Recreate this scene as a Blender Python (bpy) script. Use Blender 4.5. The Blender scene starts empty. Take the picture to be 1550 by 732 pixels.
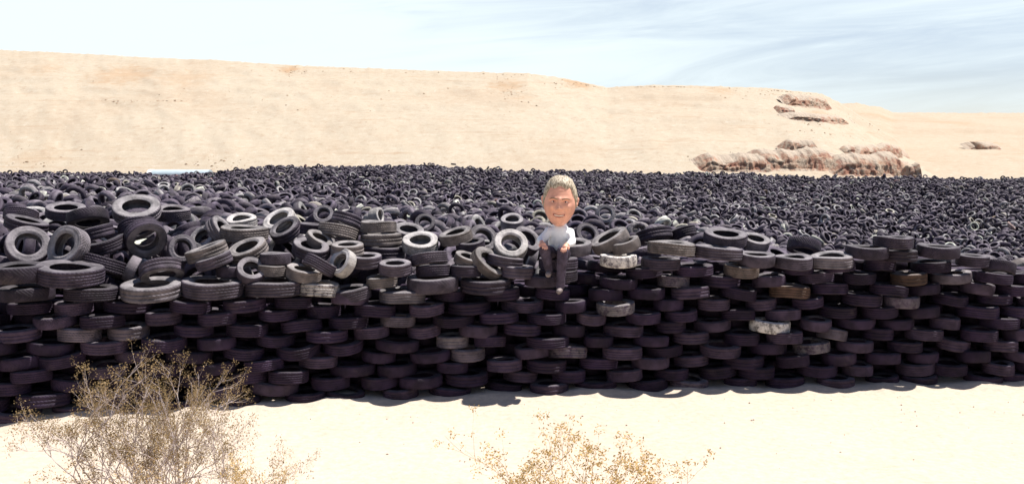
import bpy, math, random
import numpy as np
from mathutils import Vector, Matrix, noise as mnoise

R = math.radians
S = bpy.context.scene
COL = S.collection
random.seed(7)
RNG = np.random.default_rng(11)

# ------------------------------------------------------------------ camera
CAM_Z, FPX, W_, H_, HOR = 3.74, 1507.0, 1550.0, 732.0, 243.0
PITCH = math.atan((H_ / 2 - HOR) / FPX)
cam_d = bpy.data.cameras.new("camera")
cam = bpy.data.objects.new("camera", cam_d)
COL.objects.link(cam)
cam.location = (0, 0, CAM_Z)
cam.rotation_euler = (math.pi / 2 - PITCH, 0, 0)
cam_d.sensor_fit = 'HORIZONTAL'
cam_d.sensor_width = 36.0
cam_d.lens = FPX / W_ * 36.0
cam_d.clip_start = 0.1
cam_d.clip_end = 5000
S.camera = cam

# ------------------------------------------------------------------ light
SUN_EL, SUN_AZ = R(66), R(63)          # azimuth from +Y towards +X
sdir = Vector((math.cos(SUN_EL) * math.sin(SUN_AZ), math.cos(SUN_EL) * math.cos(SUN_AZ), math.sin(SUN_EL)))
sl = bpy.data.lights.new("sun", 'SUN')
sl.energy = 4.6
sl.angle = R(0.53)
sl.color = (1.0, 0.95, 0.88)
so = bpy.data.objects.new("sun", sl)
COL.objects.link(so)
so.rotation_euler = sdir.to_track_quat('Z', 'Y').to_euler()
so.location = (20, 20, 40)

S.view_settings.view_transform = 'Standard'
S.view_settings.look = 'None'
S.view_settings.gamma = 1.0
S.view_settings.use_curve_mapping = False
S.view_settings.exposure = 0.90
S.cycles.max_bounces = 6
S.cycles.use_denoising = True


class NT:
    """tiny node-tree helper"""
    def __init__(self, tree):
        self.t = tree
        self.n = tree.nodes
        self.n.clear()

    def add(self, typ, **kw):
        n = self.n.new(typ)
        ins = kw.pop('ins', {})
        for k, v in kw.items():
            setattr(n, k, v)
        for k, v in ins.items():
            self.set(n, k, v)
        return n

    def set(self, n, k, v):
        s = n.inputs[k]
        if isinstance(v, bpy.types.NodeSocket):
            self.t.links.new(v, s)
        elif isinstance(v, bpy.types.Node):
            self.t.links.new(v.outputs[0], s)
        else:
            s.default_value = v

    def math(self, op, a, b=0.0, c=None, clamp=False):
        n = self.add('ShaderNodeMath', operation=op, use_clamp=clamp)
        self.set(n, 0, a)
        self.set(n, 1, b)
        if c is not None:
            self.set(n, 2, c)
        return n.outputs[0]

    def vmath(self, op, a, b=None):
        n = self.add('ShaderNodeVectorMath', operation=op)
        self.set(n, 0, a)
        if b is not None:
            if op == 'SCALE':
                self.set(n, 'Scale', b)
            else:
                self.set(n, 1, b)
        return n.outputs['Value'] if op in ('LENGTH', 'DISTANCE') else n.outputs[0]

    def mix(self, fac, a, b, blend='MIX'):
        n = self.add('ShaderNodeMix', data_type='RGBA', blend_type=blend)
        self.set(n, 0, fac)
        self.set(n, 6, a)
        self.set(n, 7, b)
        return n.outputs[2]

    def noise(self, vec, scale, detail=4.0, rough=0.55, dist=0.0):
        n = self.add('ShaderNodeTexNoise', ins={'Scale': scale, 'Detail': detail, 'Roughness': rough, 'Distortion': dist})
        if vec is not None:
            self.set(n, 'Vector', vec)
        return n.outputs[0]

    def ramp(self, v, lo, hi, a=0.0, b=1.0):
        n = self.add('ShaderNodeMapRange', interpolation_type='SMOOTHSTEP')
        for k, x in ((0, v), (1, lo), (2, hi), (3, a), (4, b)):
            self.set(n, k, x)
        return n.outputs[0]


def rgba(c):
    return (c[0], c[1], c[2], 1.0)


# world: sky with thin cirrus
wd = bpy.data.worlds.new("World")
S.world = wd
wd.use_nodes = True
t = NT(wd.node_tree)
sky = t.add('ShaderNodeTexSky', sky_type='NISHITA', sun_disc=False, sun_elevation=SUN_EL, sun_rotation=SUN_AZ,
            air_density=1.0, dust_density=0.6, ozone_density=1.2, altitude=600)
tc = t.add('ShaderNodeTexCoord')
sep = t.add('ShaderNodeSeparateXYZ', ins={0: tc.outputs['Generated']})
az = t.math('ARCTAN2', sep.outputs[0], sep.outputs[1])
el = t.math('ARCSINE', sep.outputs[2])
# thin cirrus bands, nearly level and rising slightly towards +X
vv = t.math('SUBTRACT', t.math('MULTIPLY', el, 34.0), t.math('MULTIPLY', az, 2.2))
cv = t.add('ShaderNodeCombineXYZ', ins={0: t.math('MULTIPLY', az, 3.2), 1: vv, 2: 1.3})
n1 = t.noise(cv, 1.0, 7.0, 0.62, 0.9)
cv2 = t.add('ShaderNodeCombineXYZ', ins={0: t.math('MULTIPLY', az, 2.0), 1: t.math('MULTIPLY', vv, 0.3), 2: 4.0})
n2 = t.noise(cv2, 1.0, 3.0, 0.5, 0.3)
bias = t.ramp(az, -0.5, 0.45, 0.40, 0.02)
cl = t.math('ADD', t.math('ADD', t.math('MULTIPLY', n1, 0.75), t.math('MULTIPLY', n2, 0.5)), bias)
fac = t.ramp(cl, 0.40, 0.98, 0.16, 0.98)
low = t.math('MULTIPLY', t.ramp(sep.outputs[2], 0.22, 0.42, 1.0, 0.12), t.ramp(sep.outputs[1], -0.3, 0.4, 0.15, 1.0))
fac = t.math('MULTIPLY', fac, low)
col = t.mix(1.0, sky.outputs[0], (1.12, 1.0, 1.02, 1), 'MULTIPLY')
col = t.mix(fac, col, (8.7, 9.75, 10.1, 1))
bg = t.add('ShaderNodeBackground', ins={'Color': col, 'Strength': 0.058})
t.add('ShaderNodeOutputWorld', ins={0: bg.outputs[0]})


# ------------------------------------------------------------------ helpers
def P(px, py, d):
    """the point on the photograph's ray at distance d (metres along +Y)"""
    x, z = (px - W_ / 2) / FPX, -(py - H_ / 2) / FPX
    c, s = math.cos(PITCH), math.sin(PITCH)
    dy, dz = c + z * s, -s + z * c
    k = d / dy
    return Vector((x * k, d, CAM_Z + dz * k))


def pix(p):
    c, s = math.cos(PITCH), math.sin(PITCH)
    y, z = p[1], p[2] - CAM_Z
    f = y * c - z * s
    u = y * s + z * c
    return (W_ / 2 + p[0] / f * FPX, H_ / 2 - u / f * FPX)


def tag(o, label=None, cat=None, group=None, kind=None):
    for k, v in (('label', label), ('category', cat), ('group', group), ('kind', kind)):
        if v:
            o[k] = v
    return o


def empty(name, loc=(0, 0, 0)):
    o = bpy.data.objects.new(name, None)
    COL.objects.link(o)
    o.location = loc
    o.empty_display_size = 0.1
    return o


def mesh_np(name, verts, quads, smooth=True):
    verts = np.asarray(verts, dtype=np.float32)
    quads = np.asarray(quads, dtype=np.int32)
    m = bpy.data.meshes.new(name)
    m.vertices.add(len(verts))
    m.vertices.foreach_set("co", verts.ravel())
    nf, k = quads.shape
    m.loops.add(nf * k)
    m.loops.foreach_set("vertex_index", quads.ravel())
    m.polygons.add(nf)
    m.polygons.foreach_set("loop_start", np.arange(0, nf * k, k, dtype=np.int32))
    m.polygons.foreach_set("loop_total", np.full(nf, k, dtype=np.int32))
    m.update(calc_edges=True)
    m.polygons.foreach_set("use_smooth", np.full(nf, smooth, dtype=bool))
    m.validate()
    return m


def link(name, mesh, mat=None, parent=None):
    o = bpy.data.objects.new(name, mesh)
    COL.objects.link(o)
    if mat and not mesh.materials:
        mesh.materials.append(mat)
    if parent:
        o.parent = parent
    return o


def material(name):
    m = bpy.data.materials.new(name)
    m.use_nodes = True
    t = NT(m.node_tree)
    b = t.add('ShaderNodeBsdfPrincipled')
    t.add('ShaderNodeOutputMaterial', ins={0: b.outputs[0]})
    return m, t, b


def simple_mat(name, col, rough=0.7, var=0.25, scale=6.0, spec=0.3, bump=0.0):
    m, t, b = material(name)
    tc = t.add('ShaderNodeTexCoord')
    n = t.noise(tc.outputs['Object'], scale, 5)
    k = t.ramp(n, 0.3, 0.7, 1 - var, 1 + var)
    c = t.vmath('SCALE', rgba(col)[:3], k)
    t.set(b, 'Base Color', c)
    t.set(b, 'Roughness', rough)
    t.set(b, 'Specular IOR Level', spec)
    if bump:
        bn = t.add('ShaderNodeBump', ins={'Strength': bump, 'Distance': 0.02, 'Height': n})
        t.set(b, 'Normal', bn.outputs[0])
    return m


def grid_quads(nu, nv, wrap=False):
    """indices for a grid stored row by row, nu rows of nv; wrap closes the nv direction"""
    i = np.arange(nu - 1)[:, None]
    j = np.arange(nv if wrap else nv - 1)[None, :]
    j2 = (j + 1) % nv
    a = i * nv + j
    b = i * nv + j2
    c = (i + 1) * nv + j2
    d = (i + 1) * nv + j
    return np.stack([a, b, c, d], -1).reshape(-1, 4)


def fbm(x, y, z=0.0, o=4, s=1.0):
    v, a, f = 0.0, 1.0, s
    for _ in range(o):
        v += a * mnoise.noise(Vector((x * f, y * f, z * f + 3.1)))
        a *= 0.5
        f *= 2.03
    return v


# ------------------------------------------------------------------ sand materials
def sand_mat(name, base, dark, patches=(), slope=False):
    m, t, b = material(name)
    geo = t.add('ShaderNodeNewGeometry')
    pos = geo.outputs['Position']
    big = t.noise(pos, 0.055, 5, 0.6)
    mid = t.noise(pos, 0.6, 6, 0.65)
    fine = t.noise(pos, 9.0, 4, 0.7)
    c = t.mix(t.ramp(big, 0.42, 0.72, 0.0, 0.55), rgba(base), rgba(dark))
    c = t.mix(t.ramp(mid, 0.5, 0.78, 0.0, 0.5), c, rgba(dark))
    c = t.vmath('SCALE', c, t.ramp(fine, 0.25, 0.75, 0.86, 1.1))
    for (p, rad, st) in patches:
        d = t.vmath('DISTANCE', t.vmath('MULTIPLY', pos, (1, 0.5, 1.8)), (p[0], p[1] * 0.5, p[2] * 1.8))
        d = t.math('ADD', d, t.math('MULTIPLY', t.math('SUBTRACT', mid, 0.5), rad * 2.2))
        f = t.ramp(d, rad * 0.15, rad, st, 0.0)
        c = t.mix(f, c, (0.36, 0.23, 0.13, 1))
    h = t.math('ADD', t.math('MULTIPLY', mid, 0.5), t.math('MULTIPLY', fine, 0.08))
    if slope:
        # grainy eroded ground: small dark stony specks and thin level ledge lines
        gr = t.noise(pos, 0.8, 10, 0.85)
        c = t.mix(t.ramp(gr, 0.525, 0.62, 0.0, 0.50), c, (0.30, 0.205, 0.135, 1))
        c = t.mix(t.ramp(gr, 0.46, 0.36, 0.0, 0.6), c, (0.52, 0.46, 0.39, 1))
        ln = t.noise(t.vmath('MULTIPLY', pos, (0.05, 0.05, 1.6)), 1.0, 6, 0.7, 0.6)
        c = t.mix(t.ramp(ln, 0.57, 0.66, 0.0, 0.40), c, (0.34, 0.235, 0.15, 1))
        h = t.math('ADD', h, t.math('MULTIPLY', gr, 0.9))
    t.set(b, 'Base Color', c)
    t.set(b, 'Roughness', 0.95)
    t.set(b, 'Specular IOR Level', 0.1)
    bn = t.add('ShaderNodeBump', ins={'Strength': 0.55, 'Distance': 0.25, 'Height': h})
    t.set(b, 'Normal', bn.outputs[0])
    return m


SAND = sand_mat("sand", (0.50, 0.425, 0.345), (0.44, 0.352, 0.268))

# ------------------------------------------------------------------ tyre field surface
PX = np.array([-400, 90, 260, 430, 600, 900, 1450, 2000], float)
DD = np.array([17, 24, 36, 46, 60, 80, 100, 120, 132], float)
ZZ = np.array([
    [2.35, 2.45, 2.25, 2.10, 2.00, 1.80, 1.70, 1.65, 1.65],
    [2.35, 2.45, 2.25, 2.10, 2.00, 1.80, 1.70, 1.65, 1.65],
    [2.35, 2.45, 2.20, 2.05, 1.90, 1.70, 1.55, 1.40, 1.30],
    [2.20, 2.25, 1.90, 1.65, 1.60, 1.70, 2.00, 2.35, 2.50],
    [2.10, 2.05, 1.60, 1.25, 1.20, 1.60, 2.05, 2.45, 2.55],
    [1.85, 1.75, 1.55, 0.90, 0.45, 0.80, 1.35, 1.70, 1.75],
    [1.70, 0.90, -0.70, -1.10, -1.00, 0.00, 0.60, 0.90, 0.95],
    [1.60, 0.90, -0.70, -1.10, -1.00, 0.00, 0.60, 0.90, 0.95]])


def field_z(x, d):
    x = np.asarray(x, float)
    d = np.asarray(d, float)
    px = x / d * FPX + W_ / 2
    rows = np.stack([np.interp(d, DD, ZZ[k]) for k in range(len(PX))], 0)
    k = np.clip(np.searchsorted(PX, px) - 1, 0, len(PX) - 2)
    f = np.clip((px - PX[k]) / (PX[k + 1] - PX[k]), 0, 1)
    f = f * f * (3 - 2 * f)
    z0 = np.take_along_axis(rows, k[None], 0)[0]
    z1 = np.take_along_axis(rows, (k + 1)[None], 0)[0]
    z = z0 * (1 - f) + z1 * f
    # heaps dumped by lorry: uneven top
    far = np.clip((d - 22) / 40, 0, 1)
    z = z + far * (0.22 * np.sin(x * 0.31 + 1.7 * np.sin(d * 0.11)) * np.sin(d * 0.23 + 0.9 * np.sin(x * 0.17))
                   + 0.13 * np.sin(x * 0.83 + d * 0.37) * np.sin(d * 0.61 - x * 0.21))
    return z


# ------------------------------------------------------------------ ground
ys = np.concatenate([np.linspace(-12, 12, 40), np.linspace(12.2, 18, 84), np.linspace(18.2, 20, 10), np.linspace(20.5, 40, 40), np.linspace(41, 140, 60), np.linspace(145, 700, 14)])
xs = np.concatenate([np.linspace(-420, -42, 22), np.linspace(-40, -14, 40), np.linspace(-13.6, 13.6, 110), np.linspace(14, 40, 40), np.linspace(42, 420, 22)])
gv = []
for y in ys:
    for x in xs:
        e = min(max((11.8 - y) / 11.8, 0), 1)
        z = 2.13 * (e * e * (3 - 2 * e)) if y > 0 else 2.13
        if y > 17.6:
            b = min((y - 17.6) / 4.0, 1)
            z = b * (float(field_z(np.array([x]), np.array([min(y, 132)]))[0]) - 1.35)
        amp = 0.03 if y < 17.6 else 0.0
        z += amp * fbm(x * 0.7, y * 0.7, 0, 3) + (0.012 * fbm(x * 3, y * 3, 5, 2) if y < 18 else 0)
        fy = float(np.interp(x, [-16, -9.6, -7.3, -1.81, 2.41, 8.54, 11.5, 18], [11.6, 13.55, 14.2, 15.57, 16.15, 16.6, 16.75, 17.0])) - 0.34
        if abs(y - fy) < 1.2 and y < 18:
            dr = 1 - min(1, max(0, (fy - y) / 0.55))
            z += 0.10 * dr * dr * max(0.1, 0.75 + 0.9 * fbm(x * 1.1, 2.2, 1, 3))
        gv.append((x, y, z))
ground = link("ground", mesh_np("ground", gv, grid_quads(len(ys), len(xs))), SAND)
tag(ground, kind='structure')


def ground_z(x, y):
    e = min(max((11.8 - y) / 11.8, 0), 1)
    return 2.13 * (e * e * (3 - 2 * e)) + 0.03 * fbm(x * 0.7, y * 0.7, 0, 3)


# ------------------------------------------------------------------ hills
def make_hill(name, ridge, d0, d1, zf, patches, base, dark, seed, nv=90, step=4, back=90, rough=1.0):
    rx = np.array([r[0] for r in ridge], float)
    ry = np.array([r[1] for r in ridge], float)
    us = np.arange(rx[0], rx[-1] + 1, step)
    vs = np.concatenate([np.linspace(-0.12, 1, nv), 1 + np.array([0.03, 0.1, 0.3, 0.6, 1.0])])
    verts = []
    for v in vs:
        for u in us:
            yr = float(np.interp(u, rx, ry))
            g = fbm(u * 0.010, v * 3.2, seed, 4)
            jag = 0.8 * fbm(u * 0.05, 0.3, seed + 9, 3) + 1.0 * fbm(u * 0.21, 1.3, seed + 4, 3)
            zr = CAM_Z + (HOR - yr - jag * rough * min(1.0, max(v, 0.0)) ** 9) * d1 / FPX
            if v <= 1:
                vv = max(v, -0.1)
                d = d0 + (d1 - d0) * vv
                prof = vv ** 0.94 if vv > 0 else vv
                zf_ = min(zf, zr - 0.4)
                z = zf_ + (zr - zf_) * prof
                env = max(0.0, min(1, vv * 5)) * max(0.0, min(1, (1 - vv) * 6))
                gul = abs(fbm(u * 0.012 + v * 1.6, v * 3.0, seed + 3, 4))
                z += rough * env * (0.45 * g - 0.25 * gul * (0.35 + 0.65 * vv) + 0.10 * fbm(u * 0.03, v * 7, seed + 5, 4))
                # eroded strata near the rim
                z += rough * env * 0.10 * math.sin(z * 2.4 + 3 * g) * (vv > 0.45)
            else:
                d = d1 + (v - 1) * back
                z = zr + 0.4 * fbm(u * 0.03, v * 3, seed + 7, 3) * min(1, (v - 1) * 8) - (v - 1) * 1.5
            x = (u - W_ / 2) / FPX * d
            verts.append((x, d, z))
    o = link(name, mesh_np(name, verts, grid_quads(len(vs), len(us))), sand_mat(name + "_sand", base, dark, patches, slope=True))
    tag(o, kind='structure')
    return o


RIDGE = [(-500, 60), (0, 78), (100, 82), (200, 88), (330, 93), (430, 100), (600, 107), (800, 113), (845, 119), (918, 134),
         (985, 130), (1150, 134), (1190, 138), (1240, 143), (1268, 157), (1300, 177), (1345, 205), (1395, 243), (1430, 266), (1480, 284), (1600, 300)]
D0, D1 = 133.0, 205.0


def hill_pt(px, py):
    """about where the front hill lies under a photograph pixel"""
    yr = float(np.interp(px, [r[0] for r in RIDGE], [r[1] for r in RIDGE]))
    v = min(max((262 - py) / max(262 - yr, 4), 0.0), 1.0)
    return P(px, py, D0 + (D1 - D0) * v)


pats = [(hill_pt(195, 120), 9.0, 0.55), (hill_pt(290, 128), 7.0, 0.35), (hill_pt(80, 112), 5.0, 0.4), (hill_pt(440, 108), 3.2, 0.85),
        (hill_pt(768, 135), 5.5, 0.6), (hill_pt(790, 155), 4.0, 0.45), (hill_pt(875, 128), 5.0, 0.75), (hill_pt(60, 240), 5.0, 0.3),
        (hill_pt(1225, 155), 4.0, 0.7), (hill_pt(1240, 178), 4.5, 0.5), (hill_pt(1090, 140), 4.5, 0.45), (hill_pt(920, 190), 4.0, 0.25)]
HILL = make_hill("hill", RIDGE, D0, D1, 1.2, pats, (0.415, 0.357, 0.277), (0.37, 0.290, 0.210), 2.0)
BRIDGE = [(700, 190), (1000, 170), (1200, 160), (1290, 157), (1328, 163), (1347, 171), (1560, 172), (1800, 172), (2300, 160)]
FAR = make_hill("far_hill", BRIDGE, 150, 330, 0.5, [(P(1490, 222, 215), 4.5, 0.6), (P(1440, 190, 280), 9, 0.4), (P(1320, 183, 290), 8, 0.5)],
          (0.40, 0.335, 0.255), (0.36, 0.278, 0.197), 6.0, nv=60)

# ------------------------------------------------------------------ rock outcrops on the hill foot
ROCK, t, b = material("red_rock")
geo = t.add('ShaderNodeNewGeometry')
sp = t.add('ShaderNodeSeparateXYZ', ins={0: geo.outputs['Position']})
nz = t.add('ShaderNodeSeparateXYZ', ins={0: geo.outputs['Normal']})
vert = t.noise(t.add('ShaderNodeCombineXYZ', ins={0: t.math('MULTIPLY', sp.outputs[0], 0.9), 1: 0.0, 2: t.math('MULTIPLY', sp.outputs[2], 0.25)}), 1.0, 5, 0.65)
nn = t.noise(geo.outputs['Position'], 0.7, 6, 0.7)
c = t.mix(t.ramp(vert, 0.36, 0.64), (0.27, 0.115, 0.075, 1), (0.45, 0.275, 0.185, 1))
c = t.mix(t.ramp(nn, 0.44, 0.58, 0, 0.9), c, (0.42, 0.335, 0.25, 1))
c = t.mix(t.ramp(nz.outputs[2], 0.72, 0.92), c, (0.44, 0.36, 0.28, 1))
t.set(b, 'Base Color', c)
t.set(b, 'Roughness', 0.95)
bn = t.add('ShaderNodeBump', ins={'Strength': 1.0, 'Distance': 0.8, 'Height': t.math('ADD', nn, t.math('MULTIPLY', vert, 0.8))})
t.set(b, 'Normal', bn.outputs[0])


def ledge_mesh(name, hits, dep, h, seed):
    """a weathered ledge that follows the slope: apron, eroded face leaning back, sandy cap running into the hill"""
    prof = [(-1.2, -0.35), (-0.5, -0.08), (-0.1, 0.05), (0.0, 0.16), (0.10, 0.32), (0.14, 0.48), (0.30, 0.60), (0.36, 0.76), (0.52, 0.90), (0.85, 1.0), (1.4, 1.02), (2.4, 0.9), (3.6, 0.3)]
    nu = len(hits)
    verts = []
    for (pf, pz) in prof:
        for i, hp in enumerate(hits):
            u = i / (nu - 1)
            x = hp.x
            env = max(min(1, u / 0.22, (1 - u) / 0.22), 0)
            env = env * env * (3 - 2 * env)
            gap = 0.80 + 0.50 * fbm(x * 0.30, seed, 0, 3)
            hh = h * env * max(0.08, min(gap, 1.15))
            face = 1.0 if 0.1 < pz < 1.0 and pf < 1 else 0.0
            rec = face * env * (dep * 0.20 * fbm(x * 0.55, pz * 0.5 + seed, 0, 3) + 0.30 * fbm(x * 1.9, pz * 2.5 + seed, 3, 3) + 0.16 * math.sin(pz * 16 + x * 0.3))
            y = pf * dep * (0.7 if pf > 0 else 1.0) + rec
            z = pz * hh + 0.06 * hh * fbm(x * 0.8, pz * 4, seed, 3) - (1 - env) * 0.35 + pf * dep * 0.25 - (0.5 * -pf if pf < -0.2 else 0)
            verts.append((hp.x, hp.y + y, hp.z + z))
    return mesh_np(name, verts, grid_quads(len(prof), nu), smooth=True)


from mathutils.bvhtree import BVHTree
BV = []
for hobj in (HILL, FAR):
    hm = hobj.data
    BV.append(BVHTree.FromPolygons([v.co[:] for v in hm.vertices], [p.vertices[:] for p in hm.polygons]))


def on_hill(px, py, which=0):
    o_ = Vector((0, 0, CAM_Z))
    d_ = (P(px, py, 100) - o_).normalized()
    hit = BV[which].ray_cast(o_, d_)
    return hit[0] if hit[0] is not None else P(px, py, 140 + 80 * which)


OUT = [  # px, py of the face's foot, which hill, width px, height px, depth m, label
    (1118, 258, 0, 104, 22, 2.2, "low reddish rock ledge at the foot of the hill, leftmost of the outcrops"),
    (1212, 256, 0, 132, 27, 2.6, "long red brown rock ledge in the middle of the hill foot"),
    (1216, 234, 0, 50, 20, 1.8, "small dark red rock knob standing above the middle ledge"),
    (1326, 265, 0, 112, 33, 2.6, "tall dark red rock ledge with deep shadows at the hill foot"),
    (1293, 233, 0, 24, 13, 1.2, "little red rock poking out of the slope above the tall ledge"),
    (1336, 238, 0, 66, 19, 1.8, "broken red rock band above the tall ledge"),
    (1386, 272, 0, 20, 26, 1.2, "narrow upright red rock at the end of the ledges beside the tyre field"),
    (1226, 162, 0, 60, 17, 2.5, "brown rock cap just below the rim of the hill"),
    (1193, 173, 0, 26, 9, 1.6, "small dark rock below the brown rim cap"),
    (1240, 184, 0, 88, 8, 1.6, "thin brown rock shelf under the rim cap"),
    (1493, 226, 1, 46, 5, 1.6, "flat brown rock shelf on the farther hill"),
]
for k, (px, py, wh, w, h, dep, lab) in enumerate(OUT):
    sl_ = 0.10 if py < 200 and wh == 0 else 0.0
    nu_ = max(24, int(w * 1.1))
    hits = [on_hill(px + (q / (nu_ - 1) - 0.5) * w * 1.25, py + sl_ * (q / (nu_ - 1) - 0.5) * w, wh) for q in range(nu_)]
    ref = hits[nu_ // 2].copy()
    ys_ = np.array([p.y for p in hits])
    zs_ = np.array([p.z for p in hits])
    ker_ = np.ones(9) / 9
    ys_ = np.convolve(np.pad(ys_, 4, mode='edge'), ker_, 'valid')
    zs_ = np.convolve(np.pad(zs_, 4, mode='edge'), ker_, 'valid')
    hits = [Vector((p.x - ref.x, y - ref.y, z - ref.z)) for p, y, z in zip(hits, ys_, zs_)]
    o = link("rock_outcrop", ledge_mesh("rock_outcrop", hits, dep, h / FPX * ref.y * 0.74, 3.7 * k + 1), ROCK)
    o.location = ref + Vector((0, -0.3, 0))
    tag(o, lab, "rock outcrop", "rock outcrops on the hills")

# loose stones and scrub clumps on the slopes, too many and small to count
bv, bf = [], []
def add_stone(p, r):
    n0 = len(bv)
    for (x, y, z) in ((1, 0, 0), (-1, 0, 0), (0, 1, 0), (0, -1, 0), (0, 0, 1), (0, 0, -1)):
        bv.append((p[0] + x * r * random.uniform(.7, 1.5), p[1] + y * r, p[2] + z * r * random.uniform(.5, .9)))
    for f in ((0, 2, 4), (2, 1, 4), (1, 3, 4), (3, 0, 4), (2, 0, 5), (1, 2, 5), (3, 1, 5), (0, 3, 5)):
        bf.append(tuple(n0 + i for i in f))
for (px, py, sx, sy, n) in ((440, 110, 14, 6, 26), (770, 135, 28, 22, 60), (875, 126, 42, 5, 50), (240, 153, 90, 1.2, 40), (1020, 131, 90, 1.2, 80),
                            (280, 140, 260, 40, 26), (650, 160, 380, 45, 30), (340, 246, 40, 7, 30), (60, 235, 60, 20, 30), (600, 108, 300, 3, 40),
                            (1250, 185, 70, 18, 60), (1230, 238, 120, 14, 90), (1130, 142, 60, 5, 30), (1190, 137, 60, 2, 30)):
    for _ in range(n):
        x, y = random.gauss(px, sx * .6), random.gauss(py, sy * .6)
        yr = float(np.interp(x, [r[0] for r in RIDGE], [r[1] for r in RIDGE]))
        if x > 1330:
            continue
        add_stone(on_hill(x, max(y, yr + 1.0)), random.choice((.07, .09, .12, .2)))
o = link("scrub", mesh_np("scrub", bv, bf, False), simple_mat("scrub", (0.25, 0.17, 0.105), 0.95, 0.5, 0.4))
tag(o, "brown scrub and loose stones speckling the pale hill slopes", "scrub", kind='stuff')


# ------------------------------------------------------------------ tyre materials
def rubber(name, source, tread=False):
    m, t, b = material(name)
    geo = t.add('ShaderNodeNewGeometry')
    pos = geo.outputs['Position']
    if source == 'object':
        oi = t.add('ShaderNodeObjectInfo')
        base, amt = oi.outputs['Color'], oi.outputs['Alpha']
    else:
        at = t.add('ShaderNodeAttribute', attribute_name="tone")
        base, amt = at.outputs['Color'], at.outputs['Alpha']
    n = t.noise(pos, 5.0, 5, 0.6)
    n2 = t.noise(pos, 2.2, 6, 0.7, 0.4)
    c = t.vmath('SCALE', base, t.ramp(n, 0.3, 0.7, 0.62, 1.45))
    c = t.mix(t.ramp(n2, 0.55, 0.8, 0.0, 0.20), c, (0.20, 0.155, 0.13, 1))
    n3 = t.noise(pos, 11.0, 6, 0.75)
    f = t.math('MULTIPLY', t.ramp(n3, 0.36, 0.58), t.math('SUBTRACT', 1.0, amt), clamp=True)
    c = t.mix(f, c, (0.66, 0.62, 0.58, 1))
    t.set(b, 'Base Color', c)
    t.set(b, 'Roughness', 0.7)
    t.set(b, 'Specular IOR Level', 0.22)
    h = t.noise(pos, 30.0, 3, 0.6)
    if tread and source == 'object':
        tcx = t.add('ShaderNodeTexCoord')
        s = t.add('ShaderNodeSeparateXYZ', ins={0: tcx.outputs['Object']})
        ang = t.math('ARCTAN2', s.outputs[1], s.outputs[0])
        zig = t.math('MULTIPLY', t.math('ABSOLUTE', s.outputs[2]), 26.0)
        lug = t.math('SINE', t.math('ADD', t.math('MULTIPLY', ang, 46.0), zig))
        h = t.math('ADD', h, t.ramp(lug, -0.6, 0.2))
    bn = t.add('ShaderNodeBump', ins={'Strength': 0.6, 'Distance': 0.018, 'Height': h})
    t.set(b, 'Normal', bn.outputs[0])
    return m


RUB_TREAD = rubber("tread_rubber", 'object', True)
RUB_SIDE = rubber("sidewall_rubber", 'object')
RUB_MASS = rubber("heap_rubber", 'attribute')


# unit tyre: outer radius 0.5, half width 0.5 (scaled per tyre)
def revolve(profile, seg, warp=(0, 0, 0)):
    n = len(profile)
    th = np.arange(seg) / seg * 2 * np.pi
    r = np.array([p[0] for p in profile])[:, None]
    z = np.array([p[1] for p in profile])[:, None]
    q = 1 + warp[0] * np.cos(2 * th + warp[2])[None]
    x = r * np.cos(th)[None] * q
    y = r * np.sin(th)[None] * q
    zz = z + warp[1] * np.cos(2 * th + warp[2] * 2)[None] * (0.3 + r)
    return np.stack([x, y, np.broadcast_to(zz, x.shape)], -1).reshape(-1, 3)


def tread_profile(kind):
    g = 0.0045
    cuts = {0: (-0.2, 0.0, 0.2), 1: (-0.26, -0.09, 0.09, 0.26), 2: (), 3: (-0.13, 0.13)}[kind]
    crown = lambda zz: 0.5 - 0.010 * (zz / 0.44) ** 2
    out = [(0.474, -0.462), (0.486, -0.445), (crown(-0.41), -0.41)]
    for c in cuts:
        out += [(crown(c - .02), c - .02), (crown(c) - g, c - .012), (crown(c) - g, c + .012), (crown(c + .02), c + .02)]
    if not cuts:
        out += [(crown(-.18), -.18), (crown(0), 0), (crown(.18), .18)]
    out += [(crown(0.41), 0.41), (0.486, 0.445), (0.474, 0.462)]
    inner = [(0.455, 0.36), (0.46, 0.15), (0.46, -0.15), (0.455, -0.36)]
    return out + inner


SIDE_PROF = [(0.475, 0.460), (0.463, 0.474), (0.440, 0.488), (0.436, 0.478), (0.405, 0.5), (0.365, 0.494), (0.358, 0.503), (0.335, 0.478), (0.312, 0.43), (0.302, 0.415),
             (0.292, 0.395), (0.288, 0.355), (0.296, 0.335), (0.318, 0.36), (0.36, 0.42), (0.42, 0.43), (0.457, 0.365)]


def closed_tube(profile, seg, warp):
    v = revolve(profile, seg, warp)
    n = len(profile)
    q = grid_quads(n, seg, True)
    i = np.arange(seg)
    last = np.stack([(n - 1) * seg + i, (n - 1) * seg + (i + 1) % seg, (i + 1) % seg, i], -1)
    return v, np.concatenate([q, last])


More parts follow.
